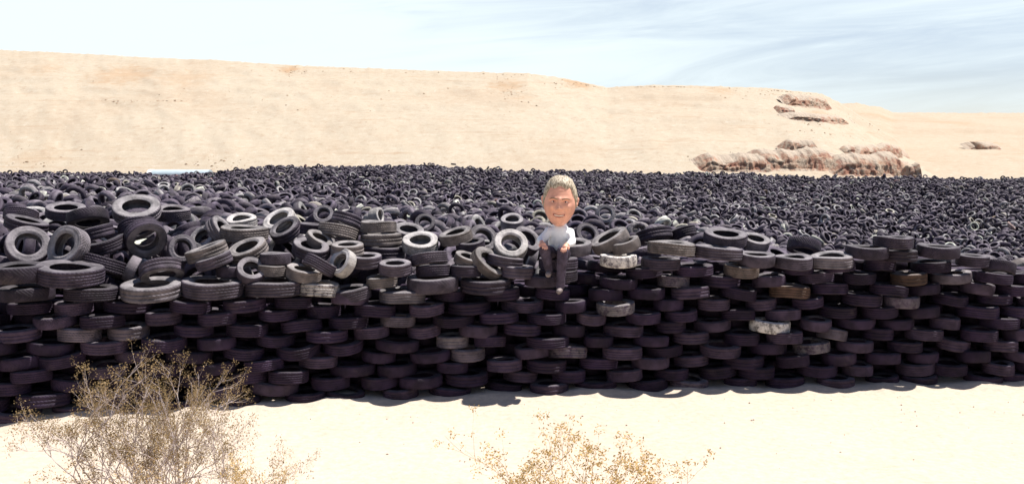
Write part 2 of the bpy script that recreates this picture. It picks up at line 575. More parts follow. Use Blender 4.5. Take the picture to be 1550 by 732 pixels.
VARIANTS = []
SEG = 48
for k in range(8):
    wp = [(0, 0, 0), (.02, .05, 1), (.035, -.06, 2.2), (.01, .03, .5), (.05, .10, 3), (.02, -.08, 4), (0.03, .05, 5), (.012, .0, .2)][k]
    v, q = closed_tube(tread_profile(k % 4), SEG, wp)
    mt = mesh_np("tread", v, q[:, ::-1])
    mt.materials.append(RUB_TREAD)
    v, q = closed_tube(SIDE_PROF, SEG, wp)
    ms = mesh_np("sidewall", v, q[:, ::-1])
    ms.materials.append(RUB_SIDE)
    v2 = v.copy()
    vneg = revolve([(r, -z) for r, z in SIDE_PROF], SEG, wp)
    mn = mesh_np("sidewall", vneg, q)
    mn.materials.append(RUB_SIDE)
    VARIANTS.append((mt, ms, mn))
for (a, b_, c_) in VARIANTS:
    for mm in (a, b_, c_):
        import bmesh
        bm = bmesh.new()
        bm.from_mesh(mm)
        bmesh.ops.recalc_face_normals(bm, faces=bm.faces)
        bm.to_mesh(mm)
        bm.free()


def axis_matrix(ax, spin):
    z = Vector(ax).normalized()
    q = z.to_track_quat('Z', 'Y')
    return q.to_matrix() @ Matrix.Rotation(spin, 3, 'Z')


N_T = 0
PLACED = []      # centre, outer radius


def greyer(c, k=0.75):
    g = (c[0] + c[1] + c[2]) / 3
    return tuple(x * (1 - k) + g * w * k for x, w in zip(c, (1.04, 0.985, 1.0)))


def tyre(c, dia, wid, ax, tone, chalk, label, group, side_tone=None):
    """one tyre: an Empty with tread and two sidewalls"""
    global N_T
    var = VARIANTS[random.randrange(8)]
    N_T += 1
    root = empty("tyre", c)
    rm = axis_matrix(ax, random.uniform(0, 6.28))
    root.rotation_euler = rm.to_euler()
    root.scale = (dia, dia, wid)
    tag(root, label, "tyre", group)
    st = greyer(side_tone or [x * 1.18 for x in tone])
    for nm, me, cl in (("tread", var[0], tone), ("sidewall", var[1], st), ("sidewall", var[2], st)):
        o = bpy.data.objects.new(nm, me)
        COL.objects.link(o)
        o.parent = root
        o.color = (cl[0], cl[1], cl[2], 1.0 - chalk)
    PLACED.append((Vector(c), dia / 2))
    return root


TONES = {'k': (0.0165, 0.0092, 0.0215), 'd': (0.0255, 0.0150, 0.0330), 'g': (0.045, 0.0305, 0.051), 'l': (0.094, 0.077, 0.094),
         't': (0.105, 0.082, 0.074), 'o': (0.074, 0.044, 0.032), 'w': (0.158, 0.145, 0.138), 'r': (0.15, 0.055, 0.05)}
TWORD = {'k': "black", 'd': "dark", 'g': "grey", 'l': "pale grey", 't': "dusty tan", 'o': "orange stained", 'w': "chalky white", 'r': "reddish"}


def tone_of(ch):
    j = random.uniform(0.85, 1.18)
    return tuple(x * j for x in TONES[ch])


ORD = ["first", "second", "third", "fourth", "fifth", "sixth", "seventh", "eighth", "ninth", "tenth", "eleventh", "twelfth", "thirteenth", "fourteenth",
       "fifteenth", "sixteenth", "seventeenth", "eighteenth", "nineteenth", "twentieth", "twenty-first", "twenty-second", "twenty-third", "twenty-fourth", "twenty-fifth", "twenty-sixth"]

# ------------------------------------------------------------------ the stacked wall
WALL_PTS = [(-16.0, 11.6), (-9.6, 13.55), (-7.3, 14.2), (-1.81, 15.57), (2.41, 16.15), (8.54, 16.6), (11.5, 16.75), (18.0, 17.0)]
WX = np.array([p[0] for p in WALL_PTS])
WY = np.array([p[1] for p in WALL_PTS])
# smooth the polyline
sx_ = np.linspace(-16, 18, 800)
sy_ = np.interp(sx_, WX, WY)
ker = np.ones(60) / 60
sy_ = np.convolve(np.pad(sy_, 30, mode='reflect', reflect_type='odd'), ker, 'same')[30:-30]
arc = np.concatenate([[0], np.cumsum(np.hypot(np.diff(sx_), np.diff(sy_)))])
RH, PITCH_T = 0.1865, 0.80


def wall_at(s):
    x = np.interp(s, arc, sx_)
    y = np.interp(s, arc, sy_)
    return float(x), float(y)


def rows_at(px):
    if px < 885:
        return 9
    if px < 905:
        return 10
    if px < 1440:
        return 11
    return 10


SPECIAL = [(1000, 432, 'g', 0.85), (1203, 494, 'w', 1.0), (1185, 440, 'o', 0), (1170, 424, 'g', 0), (1222, 425, 'g', 0), (1380, 452, 'g', .1), (1362, 418, 'o', 0),
           (700, 508, 'l', .1), (610, 487, 'l', 0), (925, 468, 'g', 0.2), (1250, 520, 'g', .2), (120, 490, 'l', 0), (1155, 390, 't', 0), (1030, 418, 'g', .1),
           (575, 602, 'g', 0), (860, 545, 'g', .1), (230, 492, 'g', 0), (1050, 432, 'g', 0), (1055, 600, 'g', .1)]
back_flat = []          # centres for the uncounted tyres behind
specials = list(SPECIAL)
wall_rows = {}
cand = []
for k in range(11):
    for i in range(0, 46):
        s = (i + 0.5 * (k % 2)) * PITCH_T + 0.37 + random.gauss(0, 0.075)
        x, y = wall_at(s)
        nx = Vector((0.2, -0.98, 0))
        y += 0.020 * k + random.gauss(0, 0.06)
        x += random.gauss(0, 0.01)
        sag = 0.02 * math.sin(s * 0.9) + 0.014 * math.sin(s * 2.3 + 1)
        zz = RH * (k + 0.5) + sag * min(k, 4) / 4 + random.gauss(0, 0.006)
        c = Vector((x, y, zz))
        px, py = pix(c)
        if k >= rows_at(px):
            continue
        cand.append((k, px, py, c))
for k, px, py, c in cand:
    big = 1.05 if px < 600 else 1.0
    dia = random.choice((random.uniform(0.50, 0.58), random.uniform(0.56, 0.66), random.uniform(0.58, 0.70))) * big
    half = dia / 2 / c[1] * FPX
    ax = (random.gauss(0, .055), random.gauss(-0.01, .045), 1)
    wid = random.uniform(0.168, 0.198)
    if px + half < 3 or px - half > 1547:
        back_flat.append((c, dia, wid, ax, None))
        continue
    wall_rows.setdefault(k, []).append((px, py, c, dia, wid, ax))
sp_for = {}
for (sx, sy, ch, chk) in SPECIAL:
    best = min(((abs(px - sx) + 2.5 * abs(py - sy)), k, j) for k, L in wall_rows.items() for j, (px, py, *_r) in enumerate(sorted(L, key=lambda q: q[0])))
    sp_for[(best[1], best[2])] = (ch, chk)
for k, L in wall_rows.items():
    L.sort(key=lambda q: q[0])
    for j, (px, py, c, dia, wid, ax) in enumerate(L):
        ch = random.choices('kdgl', (30, 42, 24, 4 if k > 3 else 2))[0]
        chalk = 0.0
        if (k, j) in sp_for:
            ch, chalk = sp_for[(k, j)]
        word = TWORD[ch] if ch in 'ow' else ("dusty" if ch in 'lt' else "dark")
        if chalk > 0.5 and ch != 'w':
            word = "white streaked"
        lab = f"{word} tyre, {ORD[k]} course up from the sand, {ORD[j]} from the left end"
        tn_ = tone_of(ch)
        tyre(c, dia, wid, ax, tn_, chalk, lab, "tyres laid flat in the stacked wall", side_tone=[x * 2.2 for x in tn_])  # treads toned darker than sidewalls, painting in the wall front's shade
        # the next row back fills the gaps with darkness
N_WALL = N_T
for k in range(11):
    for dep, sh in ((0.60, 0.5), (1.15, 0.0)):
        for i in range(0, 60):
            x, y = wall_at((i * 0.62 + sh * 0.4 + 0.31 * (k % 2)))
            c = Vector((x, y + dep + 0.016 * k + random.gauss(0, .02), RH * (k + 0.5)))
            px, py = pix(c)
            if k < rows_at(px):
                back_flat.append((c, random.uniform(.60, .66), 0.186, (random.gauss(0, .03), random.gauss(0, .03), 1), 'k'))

# ------------------------------------------------------------------ loose tyres heaped on the wall (photo pixel, size px, distance, axis, width, tone, label)
G_ = "loose tyres heaped on top of the wall"
HEAP = [
    (42, 372, 64, 15.3, (.45, -.7, .5), .20, 'g', "grey tyre propped on edge, hole facing out, tipped towards its upright neighbour"),
    (103, 373, 66, 15.1, (-.38, -.82, .36), .22, 'l', "pale grey tyre standing upright and facing out, dark hole in full view"),
    (28, 413, 84, 14.3, (.0, -.05, 1), .24, 'k', "big black tyre lying flat at the left end of the wall top"),
    (106, 414, 98, 14.3, (.10, -.09, 1), .25, 'd', "big wide tyre lying flat with pale rim, below the two upright tyres"),
    (157, 403, 68, 15.2, (.2, .35, .9), .22, 'k', "black tyre turned tread outward, right of the wide pale rimmed one"),
    (199, 407, 42, 15.3, (-.8, -.25, .4), .16, 'l', "pale tyre on edge showing only a bright crescent"),
    (230, 438, 93, 14.45, (0, -.12, 1), .22, 'l', "wide flat tyre with a bright pale ring and open hole on the wall edge"),
    (322, 435, 92, 14.6, (.06, -.05, 1), .24, 'g', "wide grey tyre lying flat right of the bright ringed one"),
    (413, 434, 84, 14.8, (-.03, -.06, 1), .22, 'g', "flat grey tyre with worn pale top, third along the wall edge"),
    (40, 443, 84, 14.3, (0, 0, 1), .19, 'k', "black flat tyre beneath the big black one at the left end"),
    (138, 443, 80, 14.45, (.02, 0, 1), .19, 'k', "black flat tyre tucked under the wide pale rimmed one"),
    (245, 410, 66, 15.1, (-.25, .42, .85), .20, 'g', "rounded grey tyre showing its tread just above the bright flat ring"),
    (220, 360, 62, 15.7, (.5, -.68, -.42), .21, 'd', "dark tyre arching over with its hole facing down and outward"),
    (208, 345, 56, 16.3, (-.3, .3, .85), .2, 'd', "dark tyre showing only a tread arc behind the arching one"),
    (207, 318, 70, 17.0, (.12, -.46, .88), .22, 'l', "pale tyre topping the whole heap, tilted so its hole shows"),
    (262, 323, 52, 17.4, (.06, -.17, 1), .2, 'g', "flat tyre with thin pale rim beside the topmost pale tyre"),
    (133, 331, 62, 16.5, (-.2, .32, .9), .2, 'k', "black domed tyre below and before the topmost pale tyre"),
    (147, 352, 50, 16.0, (-.27, -.02, .96), .2, 'd', "dark slanted tyre showing square tread, under the black dome"),
    (163, 372, 60, 15.55, (-.3, -.07, .95), .2, 'k', "black slanted tyre with a bright top edge right of the upright pair"),
    (32, 326, 50, 17, (.05, .3, .95), .19, 'd', "dark domed tyre far back at the left of the heap"),
    (100, 320, 58, 17.4, (.1, -.22, .96), .19, 'g', "grey tyre lying almost flat behind the black dome"),
    (40, 340, 62, 16.3, (.28, .0, .95), .19, 'd', "long dark tyre sloping down behind the propped edge tyre"),
    (275, 377, 44, 15.7, (.45, -.74, .35), .17, 'd', "small dark tyre on edge with open hole, right of the arching one"),
    (309, 361, 42, 16.2, (-.25, -.72, .6), .17, 'l', "small pale tyre facing out with an oval black hole"),
    (334, 350, 50, 16.3, (.8, -.12, .58), .19, 'l', "pale tyre on edge showing its striped tread"),
    (313, 381, 64, 15.3, (-.3, -.1, .95), .19, 't', "tan tyre leaning in a slant above another slanted one"),
    (324, 395, 56, 15.1, (-.3, -.1, .95), .17, 'g', "grey tyre leaning in a slant below the tan slanted one"),
    (376, 379, 60, 15.6, (-.26, -.38, .9), .19, 't', "tan tyre tilted so the far rim shows, right of the slanted pair"),
    (370, 353, 70, 16.2, (.05, -.05, 1), .22, 't', "broad sandy tyre lying flat with ribbed dusty side"),
    (366, 336, 44, 16.8, (0, -.3, .95), .18, 'w', "chalky tyre ring resting on the broad sandy one"),
    (424, 335, 52, 16.9, (-.3, -.5, .8), .18, 'w', "chalky pale tyre leaning back, upper of two nested rings"),
    (433, 348, 50, 16.5, (-.36, -.5, .78), .18, 'g', "grey tyre leaning back, lower of two nested rings"),
    (380, 410, 46, 15.0, (.32, -.58, .74), .16, 'g', "grey ring tipped forward right above the flat worn topped tyre"),
    (347, 411, 38, 15.2, (0, 0, 1), .17, 'd', "small dark flat tyre left of the tipped grey ring"),
    (417, 391, 48, 15.4, (0, .02, 1), .18, 'g', "grey flat tyre, upper of a short pair stacked together"),
    (412, 408, 44, 15.3, (0, -.04, 1), .17, 't', "tan flat tyre, lower of the short stacked pair"),
    (460, 413, 54, 15.0, (.2, -.12, .96), .18, 't', "tan tyre tilted down to its right beneath a dark arched one"),
    (484, 402, 52, 15.35, (.4, .25, .85), .19, 'd', "dark arched tyre showing tread above the tilted tan one"),
    (519, 398, 46, 15.3, (-.58, -.62, .5), .17, 'w', "pale chalky tyre standing on edge right beside the dark arched one"),
    (470, 377, 56, 15.8, (.26, -.28, .93), .19, 'g', "grey tyre tilted with narrow slot of a hole"),
    (482, 364, 42, 16.1, (.5, -.25, .8), .17, 't', "small tan tyre wedged behind the slotted grey one"),
    (526, 377, 50, 15.8, (.02, -.14, 1), .19, 't', "tan flat tyre with thin dark slot, above the chalky edge one"),
    (512, 351, 62, 16.5, (.2, .2, .95), .21, 't', "large dusty tan tyre bulging up at the middle of the heap"),
    (526, 333, 48, 17.0, (.3, .25, .9), .19, 'g', "grey domed tyre behind the large dusty tan bulge"),
    (490, 326, 32, 17.6, (0, -.8, .55), .15, 'g', "small grey tyre facing out behind the dusty bulge"),
    (470, 346, 40, 16.6, (.1, .0, 1), .18, 'd', "dark flat tyre left of the large dusty bulge"),
    (553, 394, 50, 15.7, (.03, -.12, 1), .19, 'g', "flat grey tyre with pale top beside the three tyre stack"),
    (570, 327, 26, 17.4, (.92, -.3, .2), .18, 'w', "small chalky tyre standing on its tread above the three tyre stack"),
    (573, 343, 54, 16.6, (.02, .02, 1), .19, 't', "top tyre of the neat tan stack of three"),
    (577, 362, 62, 16.5, (-.02, 0, 1), .2, 't', "middle tyre of the neat tan stack of three"),
    (582, 382, 62, 16.4, (.02, 0, 1), .2, 'd', "bottom dark tyre of the neat stack of three"),
    (598, 405, 50, 15.6, (.02, -.16, 1), .19, 'g', "grey flat tyre with open hole at the foot of the tan stack"),
    (578, 426, 46, 15.6, (0, -.03, 1), .17, 't', "dusty beige tyre lying flat in a gap of the wall top"),
    (531, 444, 62, 15.35, (-.12, -.1, 1), .2, 'g', "grey tyre on the wall edge with a long curved pale rim"),
    (482, 437, 62, 15.15, (.02, 0, 1), .2, 'g', "grey flat tyre with white scrape left of the curved pale rim"),
    (609, 447, 68, 15.45, (.06, -.03, 1), .19, 'l', "pale flat tyre at the wall edge below the dusty beige one"),
    (655, 429, 80, 15.5, (0, -.03, 1), .23, 'g', "wide grey tyre lying flat at the wall edge right of the pale one"),
    (735, 431, 76, 15.6, (.03, -.04, 1), .22, 'd', "wide dark tyre lying flat at the wall edge, left of the man"),
    (650, 391, 56, 15.9, (-.14, .12, .98), .19, 'g', "grey tread showing tyre, upper of a pair on the wide grey one"),
    (656, 409, 54, 15.85, (-.06, .05, 1), .19, 'd', "dark tread showing tyre, lower of a pair on the wide grey one"),
    (636, 369, 56, 16.35, (.04, -.38, .92), .2, 'w', "chalky pale tyre tilted out with oval hole above the tread pair"),
    (618, 352, 48, 17.0, (.15, -.32, .95), .18, 'l', "pale grey tyre half hidden behind the chalky tilted one"),
    (690, 358, 52, 16.4, (-.22, -.18, .95), .19, 't', "tan tyre slanting up to its right with slim hole"),
    (712, 371, 44, 16.3, (-.05, -.2, .98), .18, 'd', "dark flat tyre with pale rim under the slanting tan one"),
    (643, 339, 32, 17.7, (.1, -.82, .55), .15, 'd', "small dark tyre facing out at the back of the heap"),
    (707, 393, 40, 15.9, (.3, -.22, .92), .16, 't', "small tan tyre tilted behind the leaning diagonal ring"),
    (738, 398, 54, 15.65, (.62, -.42, .64), .17, 't', "tan ring leaning diagonally, left of the round pale one"),
    (706, 409, 48, 15.75, (.02, 0, 1), .18, 'd', "dark flat tyre under the small tan tilted one"),
    (730, 362, 46, 16.6, (.3, -.75, .5), .17, 'g', "grey ring facing out behind the round pale one"),
    (773, 371, 52, 16.2, (.1, -.76, .62), .19, 'w', "round chalky pale tyre facing squarely out, just left of the man"),
    (796, 364, 46, 16.6, (.5, -.5, .62), .18, 'g', "grey tyre leaning behind the round chalky one, beside the man"),
    (764, 395, 56, 16.05, (.16, .02, .98), .18, 'g', "grey flat tyre sloping gently under the round chalky one"),
    (783, 411, 52, 15.7, (.04, 0, 1), .19, 'g', "grey flat tyre under the sloping one, left of the man's knee"),
    (775, 336, 36, 18.0, (0, -.4, .9), .16, 'l', "small pale ring lying back behind the man's shoulder"),
    (868, 375, 58, 16.6, (-.06, -.16, 1), .2, 'l', "pale flat tyre behind the man's hip"),
    (888, 356, 38, 17.4, (.25, -.72, .5), .16, 'd', "dark ring facing out just right of the man's head"),
    (916, 324, 30, 31.0, (.05, -.95, .3), .2, 'l', "lone pale ring facing out beyond the heap, right of the man's head"),
    (955, 334, 24, 36.0, (-.1, -.8, .6), .19, 'r', "reddish tyre lying far behind the wall right of the man"),
    (924, 364, 62, 16.6, (-.46, -.14, .88), .2, 't', "tan tyre propped in a steep slant right of the man"),
    (947, 371, 44, 16.35, (-.32, -.1, .95), .18, 't', "short tan tyre slanting beside the steep tan one"),
    (1016, 375, 74, 16.2, (.06, .0, 1), .2, 't', "long dusty tyre lying flat on the wall, tan at one end"),
    (1087, 382, 74, 16.05, (.09, .0, 1), .2, 'g', "long grey tyre lying flat, right of the long dusty one"),
    (1098, 360, 66, 16.9, (.05, -.2, .97), .2, 'g', "broad grey ring lying flat behind the long grey tyre"),
    (1142, 366, 46, 17.0, (.16, -.32, .95), .18, 'l', "pale ring lying tilted right of the broad grey ring"),
    (1143, 392, 58, 16.3, (.04, -.08, 1), .2, 'g', "grey flat tyre with lit pale top, before the tilted pale ring"),
    (1200, 396, 60, 16.35, (.0, -.06, 1), .2, 'g', "grey flat tyre in the middle of three along the wall top"),
    (1258, 394, 62, 16.4, (-.08, -.1, 1), .2, 'l', "pale topped flat tyre right of the middle one on the wall"),
    (1217, 373, 52, 17.2, (.2, .3, .9), .2, 'd', "dark domed tyre behind the flat wall top tyres"),
    (1312, 381, 62, 16.5, (.02, -.03, 1), .2, 'd', "dark flat tyre under the single highest one near the right end"),
    (1352, 366, 60, 16.6, (.02, .0, 1), .19, 'd', "single highest dark flat tyre near the right end of the wall"),
    (1420, 380, 62, 16.6, (.03, -.04, 1), .2, 'd', "dark flat tyre with pale top right of the highest one"),
    (1362, 386, 52, 16.6, (.0, .0, 1), .19, 'k', "black flat tyre holding up the highest one"),
    (1472, 394, 48, 16.7, (.04, -.05, 1), .19, 'd', "dark flat tyre near the slumped right end of the wall"),
    (1512, 404, 50, 16.7, (.2, .15, .96), .19, 'd', "dark domed tyre at the slumped right end of the wall"),
    (936, 394, 56, 15.95, (.0, -.02, 1), .19, 'g', "flat tyre splashed with white paint, right of the man"),
    (1000, 398, 60, 16.0, (.02, -.03, 1), .19, 'd', "dark flat tyre right of the white splashed one"),
    (845, 398, 60, 16.15, (.0, .0, 1), .19, 'd', "dark flat tyre the man is sitting on"),
    (845, 416, 60, 16.1, (.0, .0, 1), .19, 'k', "black flat tyre under the man's seat"),
    (820, 424, 52, 15.72, (.0, .0, 1), .18, 'd', "dark flat tyre under the man's raised foot"),
    (990, 356, 56, 17.2, (-.2, .25, .92), .2, 'd', "dark tyre bulging up behind the long dusty one"),
    (1032, 352, 42, 17.4, (-.3, .1, .93), .19, 'k', "black slanted tyre behind the long dusty one"),
]
for (px, py, D, d, ax, wid, ch, lab) in HEAP:
    chalk = 0.0
    if 'white paint' in lab:
        chalk = 0.95
    elif 'white scrape' in lab:
        chalk = 0.5
    elif ch in 'w':
        chalk = 0.3
    tone = greyer(tuple(x * (1.35 if py < 425 else 1.1) for x in tone_of(ch)), 0.45)  # rubber lightened and greyed to paint in sunlight, more so higher up
    wyx = float(np.interp((px - W_ / 2) / FPX * d, sx_, sy_))
    d = max(d, wyx + 0.12)
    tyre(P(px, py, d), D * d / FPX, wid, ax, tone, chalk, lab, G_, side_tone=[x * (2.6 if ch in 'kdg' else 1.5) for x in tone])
print("individual tyres:", N_T, "wall", N_WALL)

# ------------------------------------------------------------------ the rest of the tyres: one mass
LOD = {
    'near': (20, [(0.475, -0.42), (0.5, -0.34), (0.5, 0.34), (0.475, 0.42), (0.41, 0.5), (0.31, 0.42), (0.29, 0.36), (0.44, 0.36), (0.455, 0), (0.44, -0.36), (0.29, -0.36), (0.31, -0.42), (0.41, -0.5)]),
    'mid': (14, [(0.48, -0.42), (0.5, 0.0), (0.48, 0.42), (0.40, 0.5), (0.30, 0.40), (0.44, 0.3), (0.44, -0.3), (0.30, -0.40), (0.40, -0.5)]),
    'far': (11, [(0.5, -0.40), (0.5, 0.40), (0.40, 0.5), (0.29, 0.36), (0.43, 0.0), (0.29, -0.36), (0.40, -0.5)]),
}
V_all, Q_all, C_all = [], [], []
v_off = 0


def batch(centres, axes, dias, wids, tones, lod):
    global v_off
    seg, prof = LOD[lod]
    base, q = closed_tube(prof, seg, (0, 0, 0))
    base = base.astype(np.float32)
    n = len(centres)
    if n == 0:
        return
    z = np.asarray(axes, np.float32)
    z /= np.linalg.norm(z, axis=1, keepdims=True)
    ref = np.where(np.abs(z[:, 2:3]) > 0.9, np.array([[1., 0, 0]], np.float32), np.array([[0, 0, 1.]], np.float32))
    x = np.cross(ref, z)
    x /= np.linalg.norm(x, axis=1, keepdims=True)
    y = np.cross(z, x)
    d = np.asarray(dias, np.float32)[:, None]
    w = np.asarray(wids, np.float32)[:, None]
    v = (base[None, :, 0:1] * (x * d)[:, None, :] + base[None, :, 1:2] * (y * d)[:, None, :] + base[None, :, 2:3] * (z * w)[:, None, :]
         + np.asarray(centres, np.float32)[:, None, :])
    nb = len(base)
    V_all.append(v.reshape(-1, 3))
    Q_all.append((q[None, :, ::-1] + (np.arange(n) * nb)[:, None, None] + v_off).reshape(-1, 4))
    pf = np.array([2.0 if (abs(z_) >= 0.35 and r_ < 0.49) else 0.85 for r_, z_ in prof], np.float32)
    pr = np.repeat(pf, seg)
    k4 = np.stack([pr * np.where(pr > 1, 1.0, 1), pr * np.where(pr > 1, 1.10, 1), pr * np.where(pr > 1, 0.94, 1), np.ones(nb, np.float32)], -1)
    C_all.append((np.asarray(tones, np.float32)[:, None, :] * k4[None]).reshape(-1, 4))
    v_off += n * nb


def rand_tones(n, lightp=0.12):
    keys = list(TONES)
    p = np.array([0.18, 0.32, 0.33, 0.13, 0.02, 0.002, 0.02, 0.001])
    p /= p.sum()
    ch = RNG.choice(len(keys), n, p=p)
    base = np.array([TONES[k] for k in keys])[ch] * RNG.uniform(1.0, 1.9, (n, 1)) * np.array([[1.0, 1.0, 1.0]])
    base = base * 0.6 + base.mean(1, keepdims=True) * 0.4 * np.array([[1.02, 0.97, 1.04]])
    return np.concatenate([base, np.where(RNG.random((n, 1)) < 0.05, 0.75, 1.0)], 1)


# flat ones behind and beyond the courses
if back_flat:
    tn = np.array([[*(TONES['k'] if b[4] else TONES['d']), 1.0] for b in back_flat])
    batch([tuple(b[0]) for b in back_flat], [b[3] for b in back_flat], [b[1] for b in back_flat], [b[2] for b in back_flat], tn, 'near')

hc = np.array([tuple(p[0]) for p in PLACED[N_WALL:]])


def scatter(d0, d1, sp, lod, dz, flat, margin=3.0, jit=0.10, near_wall=False):
    rows = np.arange(d0, d1, sp)
    cs = []
    for d in rows:
        half = 0.545 * d + margin
        xx = np.arange(-half, half, sp)
        cs.append(np.stack([xx, np.full_like(xx, d)], -1))
    c = np.concatenate(cs)
    c += RNG.uniform(-0.42, 0.42, c.shape) * sp
    z = field_z(c[:, 0], c[:, 1]) + dz + RNG.normal(0, jit, len(c))
    c = np.concatenate([c, z[:, None]], 1)
    wy = np.interp(c[:, 0], sx_, sy_)
    keep = c[:, 1] > wy + 0.95
    if near_wall:
        # stay out of the hand-set tyres and below them
        for h in hc:
            dist = np.linalg.norm(c - h, axis=1)
            infront = (np.abs(c[:, 0] - h[0]) < 0.5) & (c[:, 1] < h[1] + 0.15) & (c[:, 2] > h[2] - 0.42)
            keep &= ~((dist < 0.42) | infront)
    c = c[keep]
    n = len(c)
    a = RNG.normal(0, 1, (n, 3))
    a[:, 2] = np.abs(a[:, 2]) * flat + 0.15
    dia = RNG.uniform(0.56, 0.72, n)
    batch(c, a, dia, dia * RNG.uniform(0.27, 0.33, n), rand_tones(n), lod)
    return n


cnt = 0
cnt += scatter(15.0, 27, 0.56, 'near', -0.05, 1.5, near_wall=True)
cnt += scatter(15.0, 27, 0.52, 'near', -0.42, 1.6, near_wall=True)
cnt += scatter(15.0, 27, 0.52, 'mid', -0.80, 2.5, near_wall=True)
cnt += scatter(27, 46, 0.54, 'mid', 0.0, 1.1, jit=0.14)
cnt += scatter(27, 46, 0.58, 'mid', -0.40, 1.3)
cnt += scatter(46, 80, 0.64, 'mid', 0.0, 1.0, jit=0.20)
cnt += scatter(46, 80, 0.75, 'far', -0.32, 1.0, jit=0.10)
cnt += scatter(80, 134, 0.62, 'far', 0.0, 1.0, jit=0.20)
# dark sheet added below the visible layers for the shade deep between tyres
dy = np.concatenate([np.linspace(18.6, 46, 40), np.linspace(47, 131.5, 50)])
sheet = []
nx_ = 80
for d in dy:
    xx = np.linspace(-(0.545 * d + 4), 0.545 * d + 4, nx_)
    zz = field_z(xx, np.full(nx_, d)) - (0.95 if d < 46 else 0.75)
    sheet += [(x, d, z) for x, z in zip(xx, zz)]
sheet = np.array(sheet, np.float32)
V_all.append(sheet)
Q_all.append(grid_quads(len(dy), nx_) + v_off)
C_all.append(np.tile(np.array([[0.03, 0.026, 0.034, 1]], np.float32), (len(sheet), 1)))
v_off += len(sheet)
V = np.concatenate(V_all)
Q = np.concatenate(Q_all)
C = np.concatenate(C_all)
mm = mesh_np("tyre_heap", V, Q)
at = mm.color_attributes.new("tone", 'FLOAT_COLOR', 'POINT')
at.data.foreach_set("color", C.astype(np.float32).ravel())
heap = link("tyre_heap", mm, RUB_MASS)
tag(heap, "vast field of dumped black tyres stretching from behind the wall to the hill", "tyre heap", kind='stuff')
print("mass tyres", cnt, "faces", len(Q))

#@@MORE@@
# ------------------------------------------------------------------ solid modelling helpers for the man
def capsule_mesh(chains, balls=(), seg=14):
    """sweep each chain [(point, radius), ...] as overlapping lofted rings with round ends"""
    V, F = [], []

    def ring(c, ax, r):
        q = ax.to_track_quat('Z', 'Y')
        i0 = len(V)
        for k in range(seg):
            a = 2 * math.pi * k / seg
            V.append(tuple(c + q @ Vector((math.cos(a) * r, math.sin(a) * r, 0))))
        return i0

    def join(a, b):
        for k in range(seg):
            F.append((a + k, a + (k + 1) % seg, b + (k + 1) % seg, b + k))

    def cap(a, flip):
        idx = [a + k for k in range(seg)]
        F.append(tuple(idx[::-1] if flip else idx))

    for ch in chains:
        for (p, r0), (q, r1) in zip(ch[:-1], ch[1:]):
            p, q = Vector(p), Vector(q)
            ax = (q - p)
            L = ax.length
            ax.normalize()
            prev = None
            for t_ in (-0.95, -0.7, -0.35, 0.0):
                i = ring(p + ax * r0 * t_, ax, r0 * math.sqrt(max(1 - t_ * t_, 0.05)))
                if prev is None:
                    cap(i, True)
                else:
                    join(prev, i)
                prev = i
            for t_ in (0.0, 0.35, 0.7, 0.95):
                i = ring(q + ax * r1 * t_, ax, r1 * math.sqrt(max(1 - t_ * t_, 0.05)))
                join(prev, i)
                prev = i
            cap(prev, False)
    for (c, rx, ry, rz) in balls:
        i0 = len(V)
        nv = 10
        for j in range(nv):
            ph = -math.pi / 2 + math.pi * (j + 0.5) / nv
            for k in range(seg):
                a = 2 * math.pi * k / seg
                V.append((c[0] + rx * math.cos(ph) * math.cos(a), c[1] + ry * math.cos(ph) * math.sin(a), c[2] + rz * math.sin(ph)))
        for j in range(nv - 1):
            join(i0 + j * seg, i0 + (j + 1) * seg)
        cap(i0, True)
        cap(i0 + (nv - 1) * seg, False)
    return V, F


def remesh(name, V, F, voxel, mat, parent, smooth=4, noise_amt=0.0, noise_scale=9.0):
    m = bpy.data.meshes.new(name)
    m.from_pydata(V, [], F)
    m.update()
    tmp = bpy.data.objects.new("tmp", m)
    COL.objects.link(tmp)
    r = tmp.modifiers.new("r", 'REMESH')
    r.mode = 'VOXEL'
    r.voxel_size = voxel
    sm = tmp.modifiers.new("s", 'SMOOTH')
    sm.factor = 0.5
    sm.iterations = smooth
    dg = bpy.context.evaluated_depsgraph_get()
    m2 = bpy.data.meshes.new_from_object(tmp.evaluated_get(dg))
    m2.name = name
    bpy.data.objects.remove(tmp)
    if noise_amt:
        for v in m2.vertices:
            k = fbm(v.co.x * noise_scale, v.co.y * noise_scale, v.co.z * noise_scale, 3)
            v.co += v.normal * k * noise_amt
    for p in m2.polygons:
        p.use_smooth = True
    return link(name, m2, mat, parent)


SKIN = simple_mat("skin", (0.73, 0.37, 0.26), 0.5, 0.10, 14, 0.35)
LIPS = simple_mat("lips", (0.42, 0.15, 0.12), 0.45, 0.1, 10)
WHITE = simple_mat("white_cotton", (0.83, 0.85, 0.87), 0.85, 0.05, 8)
DENIM = simple_mat("jeans_cloth", (0.060, 0.047, 0.068), 0.85, 0.35, 12, 0.2)
SHOE = simple_mat("shoe_leather", (0.20, 0.165, 0.16), 0.6, 0.3, 14)
HAIR, t, b = material("grey_hair")
tcx = t.add('ShaderNodeTexCoord')
hv = t.vmath('MULTIPLY', tcx.outputs['Object'], (60, 16, 22))
n = t.noise(hv, 1.0, 5, 0.6)
t.set(b, 'Base Color', t.mix(t.ramp(n, 0.35, 0.65), (0.18, 0.13, 0.075, 1), (0.56, 0.49, 0.37, 1)))
t.set(b, 'Roughness', 0.6)
bn = t.add('ShaderNodeBump', ins={'Strength': 0.8, 'Distance': 0.01, 'Height': n})
t.set(b, 'Normal', bn.outputs[0])
BROW = simple_mat("eyebrow_hair", (0.20, 0.13, 0.08), 0.8, 0.2, 20)
